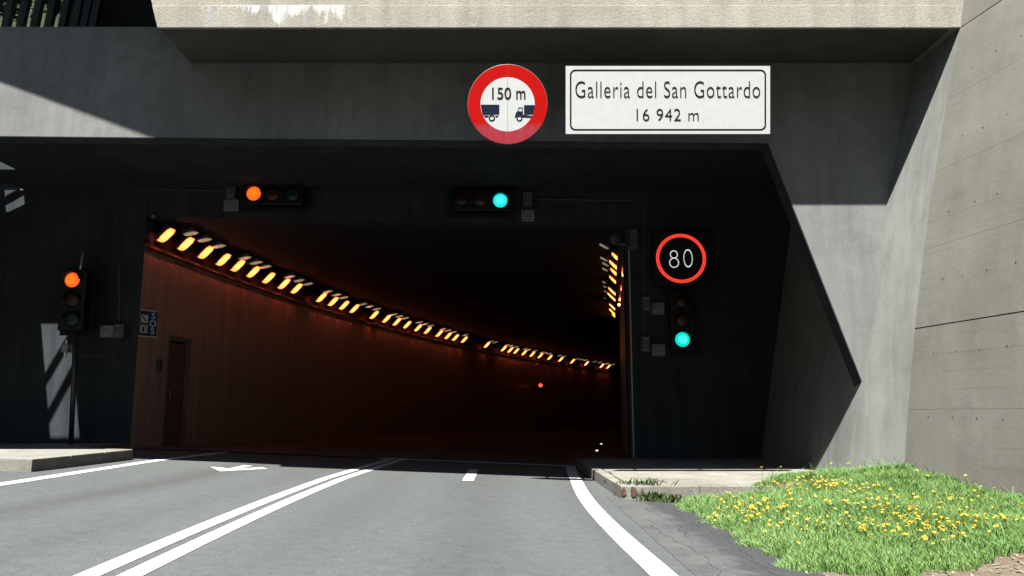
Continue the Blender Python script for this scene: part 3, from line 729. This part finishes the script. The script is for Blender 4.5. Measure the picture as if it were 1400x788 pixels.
# far red signal inside the tunnel
df = 31.8; fs = P(739, 527, YB+df)
fe = empty('traffic_light', fs, 'tiny distant red signal light deep inside the tunnel', 'traffic light')
MB().box(-.2, .2, .0, .2, -.55, .25).build('housing', 'black', fe, bevel=.02); MB().lathe((0, 0, 0), [(.12, -.004), (.1, -.03), (.02, -.05)], 16).build('lens', 'redled_far', fe)
MB().box(-.04, .04, .05, .12, -3.2, -.551).build('pole', 'darkmetal', fe)

# ---------------------------------------------------------------- electronic speed sign "80"
ec = P(931, 353.5, 16.55); Rr = 33.2/FPX*(16.55*math.cos(PITCH)+(ec.z-HC)*math.sin(PITCH))
es_ = empty('speed_sign', ec, 'electronic speed limit sign showing 80 in a glowing red ring', 'speed sign')
MB().box(-Rr*1.16, Rr*1.16, .0, .2, -Rr*1.16, Rr*1.16).build('housing', 'black', es_, bevel=.02)
MB().box(-.1, .1, .201, YB-16.55-.002, -.1, .1).build('bracket', 'darkmetal', es_)
led = MB()
for rr_, n in ((Rr*1.0, 88), (Rr*.925, 82)):
    for i in range(n):
        t_ = 2*math.pi*i/n; led.box(-.0125, .0125, -.012, -.001, -.0125, .0125, Matrix.Translation((rr_*math.cos(t_), 0, rr_*math.sin(t_))) @ Matrix.Rotation(-t_, 4, 'Y'))
tag(led.build('led_ring', 'led_red', es_), kind='stuff')
M['ringglow'] = emis('ring_cover', (1, .04, .02), .06)
MB().tube((0, -.003, 0), (0, -.0005, 0), Rr*1.04, Rr*.885, 96).build('ring_cover', 'ringglow', es_)
dg = MB()
def dots(cx, cz, rx, rz, n):
    for i in range(n):
        t_ = 2*math.pi*i/n; x, z = cx + rx*math.cos(t_), cz + rz*math.sin(t_); dg.box(x-.0085, x+.0085, -.012, -.001, z-.0085, z+.0085)
dots(-.150, .085, .075, .08, 17); dots(-.150, -.095, .095, .10, 22); dots(.150, 0, .09, .185, 32)
tag(dg.build('digit', 'led_white', es_), 'white dotted digits 8 and 0')

# ---------------------------------------------------------------- boxes and plaques on the back wall
def wbox(name, label, cat, u0, v0, u1, v1, mat='grey', Y=16.8, lines=0, dep=None):
    a, b_ = P(u0, v0, Y), P(u1, v1, Y); c = Vector(((a.x+b_.x)/2, Y, (a.z+b_.z)/2)); hx, hz = abs(b_.x-a.x)/2, abs(a.z-b_.z)/2
    e_ = empty(name, c, label, cat)
    MB().box(-hx, hx, 0, YB-Y-.001, -hz, hz).build('body', mat, e_, bevel=.012)
    if lines:                                           # small unreadable print
        m_ = MB()
        for i in range(lines):
            z = hz*.62 - i*hz*1.3/max(1, lines-1)
            x = -hx*.8
            while x < hx*.75:
                w_ = random.uniform(.03, .09)*hx*3; m_.box(x, min(x+w_, hx*.8), -.003, -.0005, z-hz*.09, z+hz*.09); x += w_ + hx*.13
        tag(m_.build('print', 'darkmetal', e_), kind='stuff')
    else:
        MB().box(-hx*.8, hx*.8, -.008, -.0005, -hz*.86, hz*.86).build('cover', mat, e_, bevel=.003)
        for s in (-1, 1): MB().cyl((0, -.013, s*hz*.7), (0, -.0085, s*hz*.7), .012, 8).build('screw', 'galv', e_)
    return e_
wbox('junction_box', 'grey box left of the red overhead signal', 'junction box', 309, 251, 321, 271)
wbox('plaque', 'small printed plate under the box beside the red overhead signal', 'plaque', 306, 273, 325, 288, 'plaque', 16.9, 4)
wbox('junction_box', 'grey box right of the cyan green overhead signal', 'junction box', 715, 262, 728, 282)
wbox('plaque', 'small printed plate under the box beside the cyan green signal', 'plaque', 713, 287, 731, 302, 'plaque', 16.9, 4)
wbox('lamp_box', 'tall rounded grey fixture at the right corner of the tunnel opening', 'wall lamp', 861, 313, 873, 341, 'grey')
wbox('junction_box', 'upper grey box on the right pier beside a printed plate', 'junction box', 878, 405, 890, 426)
wbox('plaque', 'upper printed plate on the right pier', 'plaque', 891, 414, 910, 430, 'plaque', 16.9, 4)
wbox('junction_box', 'lower grey box on the right pier beside a printed plate', 'junction box', 877, 460, 889, 482)
wbox('plaque', 'lower printed plate on the right pier', 'plaque', 891, 471, 910, 487, 'plaque', 16.9, 4)
wbox('junction_box', 'left of two grey boxes right of the upright red signal', 'junction box', 137, 445, 154, 461, 'plaque')
wbox('junction_box', 'right of two grey boxes right of the upright red signal', 'junction box', 155, 443, 168, 462)
# thin conduits on the wall
cd = empty('cable_conduit', (0,0,0), 'thin grey conduits running across the dark portal wall', 'conduit')
for pts in ([(180,259),(304,261)], [(735,273),(872,274)], [(163,360),(163,442)], [(300,225),(301,250)], [(881,276),(881,404)], [(880,427),(880,459)], [(110,486),(160,487)],[(722,230),(722,261)]):
    a, b_ = P(*pts[0], YB-.02), P(*pts[1], YB-.02); MB().cyl(a, b_, .012, 8).build('conduit', 'grey', cd)
# round fan-like fixture and cameras at the corners
rc = P(842, 327, 17.6)
rf = empty('round_fixture', rc, 'round grey fixture on a T bracket at the top right of the opening', 'wall fixture')
MB().lathe((0, 0, 0), [(.15, 0), (.15, -.02), (.11, -.05), (.03, -.055)], 20).build('disc', 'grey', rf, smooth=True)
MB().box(-.012, .012, -.08, -.058, -.18, .28).build('stem', 'grey', rf); MB().box(-.1, .1, -.085, -.055, .281, .30).build('crossbar', 'grey', rf)
MB().box(-.03, .03, .001, .1, -.1, .42).build('hanger', 'darkmetal', rf)
kc = P(214, 298, 17.05); kc.y = 16.88
ca = empty('camera_unit', kc, 'small camera at the top left corner of the tunnel opening', 'camera')
MB().box(-.05, .05, 0, .11, -.04, .04).build('body', 'grey', ca, bevel=.008); MB().lathe((0, 0, 0), [(.03, -.001), (.025, -.02), (.01, -.03)], 12).build('lens', 'plaque', ca)

# ---------------------------------------------------------------- SOS sign on the left tunnel wall
d0 = .28; sx_ = Vector((XL(d0)+.035, YB+d0, 0)); ang = math.atan2(.97, .35)
so_ = empty('sos_sign', (XL(.2)+.11, YB+.15, P(198, 443, YB+.2).z), 'blue emergency sign reading SOS at the left edge of the tunnel opening', 'sign', rot=(0, 0, math.radians(44)))
MB().box(-.19, .19, 0, .03, -.29, .29).build('plate', 'signblue', so_, bevel=.01)
for s in (-1, 1): MB().box(-.19, .19, -.006, -.0005, s*.285-.012, s*.285+.012).build('rim', 'signwhite', so_)
for i, ch in enumerate('SOS'): lettering(ch, .20, 'signwhite', so_, (.10, -.004, .165-.165*i), .9, bold=.004)
for k, z in enumerate((.1, -.12)):
    pc = MB().box(-.155, -.01, -.005, -.0008, z-.085, z+.085).build('pictogram', 'signwhite', so_)
m_ = MB(); 
m_.prism([(-.135, .14), (-.12, .155), (-.05, .06), (-.065, .045)], -.009, -.0055); m_.cyl((-.12, -.009, .135), (-.12, -.0055, .135), .02, 8); m_.cyl((-.06, -.009, .06), (-.06, -.0055, .06), .02, 8)
m_.box(-.115, -.075, -.009, -.0055, -.185, -.075); m_.box(-.085, -.05, -.009, -.0055, -.07, -.06); m_.box(-.045, -.035, -.009, -.0055, -.19, -.06)
m_.build('symbol', 'text', so_)
eb = P(211, 500, YB+.75)
wb = MB().box(XL(.85)+.001, XL(.85)+.07, YB+.78, YB+.92, eb.z-.14, eb.z+.14).build('call_box', 'darkmetal', bevel=.01); tag(wb, 'small dark call box on the tunnel wall below the blue sign', 'call box')

# kerb LEDs at the right tunnel kerb
for u, v, lb in ((822, 607, 'farthest of three small white kerb studs by the right tunnel kerb'), (816, 616, 'middle small white kerb stud by the right tunnel kerb'), (822, 630, 'nearest small white kerb stud by the right tunnel kerb')):
    p = GZ(u, v, .12); s = tag(empty('kerb_stud', (p.x, p.y, .03)), lb, 'kerb stud', 'white kerb studs')
    MB().box(-.045, .045, .0, .06, -.08, .115).build('base', 'darkmetal', s, bevel=.01); MB().box(-.035, .035, -.012, -.001, .07, .105).build('reflector', 'stud', s)
# low walkway at the foot of the right tunnel wall
wk = MB()
for i in range(30):
    d = i*2.0+.01; wk.v += [(XR(d)-.95, YB+d, -.2-GR*d), (XR(d)-.95, YB+d, .12-GR*d), (XR(d)-.01, YB+d, .12-GR*d)]
wk.f = [(3*i+k, 3*i+k+1, 3*i+4+k, 3*i+3+k) for i in range(29) for k in range(2)]
tag(wk.build('walkway', 'asphalt'), kind='structure')

# ---------------------------------------------------------------- hanging signs
YS = 10.8
def sc_(v, Y=YS): p = P(700, v, Y); return FPX/(Y*math.cos(PITCH) + (p.z-HC)*math.sin(PITCH))
rcn = P(694, 142.8, YS); k = 1/sc_(143)
ro, ri = 55*k, 37.2*k
rs = empty('round_sign', rcn, 'round red-rimmed sign with lorries and 150 m hanging under the canopy', 'sign', rot=(PITCH, 0, 0))
MB().lathe((0, 0, 0), [(ro-.012, .03), (ro, .02), (ro, .004), (ro-.006, 0)], 72).build('plate', 'grey', rs)
MB().tube((0, -.004, 0), (0, -.0008, 0), ro-.008, ri, 72).build('rim', 'signred', rs)
MB().lathe((0, 0, 0), [(ri-.001, -.0008), (ri-.001, -.003)], 72).build('face', 'signwhite', rs)
U = k/6.31                               # zoomed-crop pixel -> metres
def cp(x, y): return ((x-404)*U, (396-y)*U)
def clipc(pts, R=ri-.003):
    out = []
    for x, z in pts:
        l = math.hypot(x, z); out.append((x, z) if l <= R else (x*R/l, z*R/l))
    return out
tm = MB()
tm.prism(clipc([cp(172,400), cp(332,400), cp(332,482), cp(190,486), cp(182,460), cp(176,430)]), -.0065, -.0035)
tm.prism([cp(196,494), cp(240,494), cp(240,502), cp(215,512)], -.0065, -.0035); tm.prism([cp(296,494), cp(326,494), cp(308,512)], -.0065, -.0035)
x, z = cp(268, 515); tm.tube((x, -.0065, z), (x, -.0035, z), 28*U, 17*U, 24)
tm.build('trailer_symbol', 'navy', rs)
tm = MB()
tm.prism(clipc([cp(545,404), cp(640,404), cp(634,440), cp(622,484), cp(545,484)]), -.0065, -.0035)
tm.prism([cp(478,466), cp(490,456), cp(526,458), cp(536,466), cp(536,486), cp(600,496), cp(618,496), cp(604,512), cp(532,508), cp(524,492), cp(500,488), cp(484,496), cp(474,512), cp(464,508)], -.0065, -.0035)
tm.prism([cp(527,424), cp(534,424), cp(534,458), cp(527,458)], -.0065, -.0035); tm.prism([cp(496,430), cp(501,430), cp(493,458), cp(488,458)], -.0065, -.0035); tm.prism([cp(500,424), cp(526,424), cp(526,429), cp(498,431)], -.0065, -.0035)
x, z = cp(506, 518); tm.tube((x, -.0065, z), (x, -.0035, z), 26*U, 16*U, 24)
tm.build('lorry_symbol', 'navy', rs)
def digit_text(txt, par, x, z, h, wfac, space=1.0, bold=0.0, width=None):
    o = lettering(txt, h, 'text', par, (x, -.006, z), wfac, space=space, bold=bold)
    xs_ = [v.co.x for v in o.data.vertices]; zs_ = [v.co.y for v in o.data.vertices]
    o.location.z -= (max(zs_)+min(zs_))/2 - 0
    if width:
        o.scale.x = width/(max(xs_)-min(xs_)); o.location.x -= (max(xs_)+min(xs_))/2*o.scale.x
    return o
for (txt, x0, x1, y0, y1, bd) in (('150', 270, 434, 252, 354, .010), ('m', 478, 557, 280, 352, .010)):
    xa_, za_ = cp(x0, y1); xb_, zb_ = cp(x1, y0)
    o = lettering(txt, (zb_-za_)/.72, 'text', rs, (0, -.006, 0), 1, bold=.001)
    vx = [v.co.x for v in o.data.vertices]; vz = [v.co.y for v in o.data.vertices]
    o.scale = ((xb_-xa_)/(max(vx)-min(vx)), (zb_-za_)/(max(vz)-min(vz)), 1)
    o.location = (xa_ - min(vx)*o.scale.x, -.006, za_ - min(vz)*o.scale.y)
MB().box(-.0015, .0015, -.0045, -.0031, -ro+.02, ro-.02).build('seam', 'darkmetal', rs)
for s in (-.3, .3): MB().box(s-.02, s+.02, .031, YF-YS-.06, -.02, .02).build('bracket', 'galv', rs)
# the name board
a, b_ = P(773.5, 90.5, YS), P(1053, 183.5, YS); bc = P(913.25, 137, YS); kb = 1/sc_(137); hx, hz = 139.75*kb, 46.5*kb
ns = empty('name_sign', bc, 'white board reading Galleria del San Gottardo 16 942 m', 'sign', rot=(PITCH, 0, 0))
MB().box(-hx, hx, .0, .03, -hz, hz).build('board', 'signwhite', ns, bevel=.003)
k2 = 2*hx/1025.0                         # crop scale: board is 1025 x 342
def rr(w_, h_, r, n=8):
    return [(sx0*(w_-r) + r*math.cos(t_), sz0*(h_-r) + r*math.sin(t_)) for q_, (sx0, sz0) in enumerate(((1,1),(-1,1),(-1,-1),(1,-1))) for t_ in [math.pi/2*(q_ + i/n) for i in range(n+1)]]
o1, o2 = rr(492*k2, 153*k2, 28*k2), rr(484*k2, 145*k2, 21*k2); n = len(o1)
fm = MB(); fm.v = [(x, -.002, z) for x, z in o1] + [(x, -.002, z) for x, z in o2] + [(x, -.0005, z) for x, z in o1] + [(x, -.0005, z) for x, z in o2]
fm.f = [(i, (i+1) % n, (i+1) % n + n, i+n) for i in range(n)] + [(i, (i+1) % n, (i+1) % n + 2*n, i+2*n) for i in range(n)] + [(i+n, (i+1) % n + n, (i+1) % n + 3*n, i+3*n) for i in range(n)]
fm.build('border', 'text', ns)
def fit(txt, x0, x1, ztop, zbot, ref='G', bold=.0):
    """place one line; crop px measured on the zoomed photograph, origin of board (269,329)"""
    X0, X1 = (x0-781.5)*k2, (x1-781.5)*k2; Z1, Z0 = (499-ztop)*k2, (499-zbot)*k2
    o = lettering(txt, 1, 'text', ns, (0, -.004, 0), 1, space=1.08, bold=bold)
    vx = [v.co.x for v in o.data.vertices]; vz = [v.co.y for v in o.data.vertices]
    o.scale = ((X1-X0)/(max(vx)-min(vx)), (Z1-Z0)/(max(vz)-min(vz)), .6); o.location = (X0 - min(vx)*o.scale.x, -.004, Z0 - min(vz)*o.scale.y)
fit('Galleria del San Gottardo', 317, 1243, 405, 487, bold=-.011); fit('16 942 m', 624, 935, 543, 603, bold=-.010)
for s in (-1.1, 0, 1.1): MB().box(s-.02, s+.02, .031, YF-YS-.06, -.02, .02).build('bracket', 'galv', ns)

# ---------------------------------------------------------------- verge: soil, grass, flowers
def wx(y): return 5.26 + .157*(10.98-y) if y < 10.98 else 4.9 + .36*max(0, 11.76-y)/.78
def hv(x, y):
    t_ = min(1, max(0, (x-2.1)/1.6)); e_ = min(1, max(0, (y-5.6)/.8))
    z = -.05 + .10*t_*1 + .07*t_*e_
    z += .14*math.exp(-((x-5.3)**2/1.4 + (y-10.4)**2/1.8)) + (.07 if y > 10.6 else 0) + .03*math.sin(x*3)*math.sin(y*2.1)*t_
    return z
xs3 = lin(2.05, 9, 40); ys3 = lin(2, 12.6, 50)
def gback(x): return min(10.4 + max(0, x-2.85)*.75, 12.3)
def hs(x, y): return hv(x, y) if x > 2.06 and (y < 10.62 or y < gback(x)-.1) else -.25
vg = grid_mesh('verge', xs3, ys3, hs, 'soil'); tag(vg, kind='structure')
tag(grid_mesh('verge', lin(2.05, 12, 16), lin(-30, 2, 16), lambda x, y: (hs(x, 2.0) if x < 3.8 else hs(3.8, 2.0)) + .0*y, 'soil'), kind='structure')
def in_grass(x, y):
    e_ = 2.05 + .06*math.sin(y*5) + .05*math.sin(y*13.0)
    if x < e_ or x > wx(y) - .02 + .188*0: return False
    if y > gback(x) + .1*math.sin(x*6): return False
    if y < 5.92 - .33*min(.9, max(0, x-2.2)) + .07*math.sin(x*4.3) + .05*math.sin(x*9.1) + .03*math.sin(x*31) + max(0, x-3.1)*.6: return False
    return True
vs = []; fs = []
NB = 125000; cnt = 0
X = rng.uniform(1.95, 7.0, 330000); Y = rng.uniform(5.35, 12.4, 330000)
for x, y in zip(X, Y):
    if not in_grass(x, y): continue
    q = math.sin(x*2.1+1)*math.sin(y*1.7) + math.sin(x*5.3)*math.sin(y*4.1+2)*.6
    edge = min(1, (x-1.95)/.35)
    h = (.042 + .052*random.random() + .018*q)*(.45+.55*edge)
    if y > 9.8 and x > 4.4: h *= 1.4
    if random.random() < .012: h *= random.uniform(1.6, 2.4)
    z = hv(x, y); a_ = random.uniform(0, 6.283); b_ = random.gauss(0, .45)*h; c_ = random.gauss(0, .45)*h
    wd = random.uniform(.003, .006); wx_, wy_ = math.cos(a_)*wd, math.sin(a_)*wd*.5
    o = len(vs)
    vs += [(x-wx_, y-wy_, z-.01), (x+wx_, y+wy_, z-.01), (x+b_*.45+wx_*.7, y+c_*.45, z+h*.62), (x+b_*.45-wx_*.7, y+c_*.45, z+h*.62), (x+b_*1.2, y+c_*1.2, z+h)]
    fs += [(o, o+1, o+2, o+3), (o+3, o+2, o+4)]; cnt += 1
    if cnt >= NB: break
m_ = MB(); m_.v = vs; m_.f = fs
me = bpy.data.meshes.new('grass'); me.from_pydata(vs, [], fs); me.materials.append(M['blade']); go = bpy.data.objects.new('grass', me); C.objects.link(go)
tag(go, 'lush green grass covering the verge below the wing wall', 'grass', kind='stuff')
# weeds on the pavement end
wv, wf = [], []
for cx, cy, n, hh, sp in ((GZ(880,662,ZR).x, 10.72, 40, .11, .10), (GZ(886,680,0).x, 10.50, 100, .14, .07), (GZ(858,660,ZR).x, 10.95, 40, .05, .12), (GZ(920,672,ZR).x, 10.5, 240, .11, .12)):
    for _ in range(n):
        x, y = random.gauss(cx, sp), random.gauss(cy, sp*.5); z = ZR if y > 10.62 else -.03
        a_ = random.uniform(0, 6.28); h = hh*random.uniform(.4, 1.1); l = random.gauss(0, .5)*h; l2 = random.gauss(0, .4)*h; o = len(wv)
        wv += [(x-.006*math.cos(a_), y, z), (x+.006*math.cos(a_), y, z), (x+l*.5+.009, y+l2*.5, z+h*.6), (x+l*.5-.009, y+l2*.5, z+h*.6), (x+l, y+l2, z+h)]; wf += [(o, o+1, o+2, o+3), (o+3, o+2, o+4)]
me = bpy.data.meshes.new('weeds'); me.from_pydata(wv, [], wf); me.materials.append(M['leaf']); wo = bpy.data.objects.new('weeds', me); C.objects.link(wo)
tag(wo, 'dark green weeds growing from the cracked kerb end', 'weeds', kind='stuff')
# flowers
def flower_mesh(h):
    m_ = MB(); m_.cyl((0, 0, 0), (0, 0, h), .0022, 3, cap=False); o = len(m_.f)
    k_ = 7
    for i in range(k_):
        a_ = 2*math.pi*i/k_; b0_, b1_ = a_-.36, a_+.36; r = .0205
        m_.add([(0, 0, h), (r*.7*math.cos(b0_), r*.7*math.sin(b0_), h+.003), (r*math.cos(a_), r*math.sin(a_), h+.008), (r*.7*math.cos(b1_), r*.7*math.sin(b1_), h+.003)], [(0, 1, 2, 3)])
    me = bpy.data.meshes.new('yellow_flower'); me.from_pydata(m_.v, [], m_.f); me.materials.append(M['stem']); me.materials.append(M['yellow'])
    for p in me.polygons: p.material_index = 1 if p.index >= o else 0
    return me
fms = [flower_mesh(h) for h in (.10, .13, .16, .20)]
CL = [(1010,690,28,6,90),(985,668,30,8,24),(1085,704,28,7,48),(1130,657,34,6,80),(1225,704,52,10,150),(1272,716,42,7,90),(1335,700,38,9,60),(1238,632,12,5,12),(995,650,38,5,40),(1300,642,34,8,12),(1170,690,60,14,60),(1075,648,35,4,22),(1160,640,30,5,14),(1380,690,20,20,10),(1060,730,40,14,14),(1250,750,40,12,10),(1330,660,30,10,10)]
fl = []
for u0, v0, su, sv, n in CL:
    for _ in range(n):
        u, v = random.gauss(u0, su), random.gauss(v0, sv); z = .28; p = GZ(u, v, z)
        if v < 600 or p.y < 3: continue
        y = p.y; x = p.x
        for _k in range(3): p = GZ(u, v, hv(x, y)+.15); x, y = p.x, p.y
        if in_grass(x, y) and x < wx(y)-.12 and random.random() < .85: fl.append((x, y))
fl.sort(key=lambda p: p[1])
for i, (x, y) in enumerate(fl[:300]):
    o = bpy.data.objects.new('yellow_flower', random.choice(fms)); C.objects.link(o); o.location = (x, y, hv(x, y)); s = random.uniform(.55, .95); o.scale = (s, s, random.uniform(.75, 1.1))
    o.rotation_euler = (random.gauss(.28, .25), random.gauss(0, .25), random.uniform(0, 6.28)); tag(o, 'small yellow wildflower in the green grass verge', 'flower', 'yellow wildflowers in the verge')
rest = MB(); mi = []
for x, y in fl[300:]:
    me = random.choice(fms); mt = Matrix.Translation((x, y, hv(x, y))) @ Matrix.Rotation(random.gauss(.28, .25), 4, 'X') @ Matrix.Rotation(random.gauss(0, .2), 4, 'Y') @ Matrix.Rotation(random.uniform(0, 6.28), 4, 'Z') @ Matrix.Diagonal((random.uniform(.7, 1.0),)*2 + (random.uniform(.75, 1.2), 1))
    rest.add([mt @ v.co for v in me.vertices], [tuple(p.vertices) for p in me.polygons]); mi += [p.material_index for p in me.polygons]
me = bpy.data.meshes.new('far_flowers'); me.from_pydata(rest.v, [], rest.f); me.materials.append(M['stem']); me.materials.append(M['yellow']); me.polygons.foreach_set('material_index', mi)
fo = bpy.data.objects.new('far_flowers', me); C.objects.link(fo); tag(fo, 'farther mass of small yellow wildflowers in the verge', 'flowers', kind='stuff')
# dry litter: chips and straw on the soil and along the grass edge
lt = MB()
for _ in range(520):
    if random.random() < .6: p = GZ(random.uniform(1250, 1400), random.uniform(752, 800), .1); x, y = p.x, p.y
    else: y = random.uniform(5.7, 10.4); x = 2.06 + abs(random.gauss(0, .07))
    z = hs(x, y) + .008; a_ = random.uniform(0, 3.14); l = random.uniform(.006, .024); ww = random.uniform(.002, .008)
    lt.box(-l, l, -ww, ww, -.003, .004, Matrix.Translation((x, y, z)) @ Matrix.Rotation(a_, 4, 'Z') @ Matrix.Rotation(random.gauss(0, .2), 4, 'Y'))
tag(lt.build('litter', 'litter'), 'dry straw and bark chips on the bare soil', 'litter', kind='stuff')
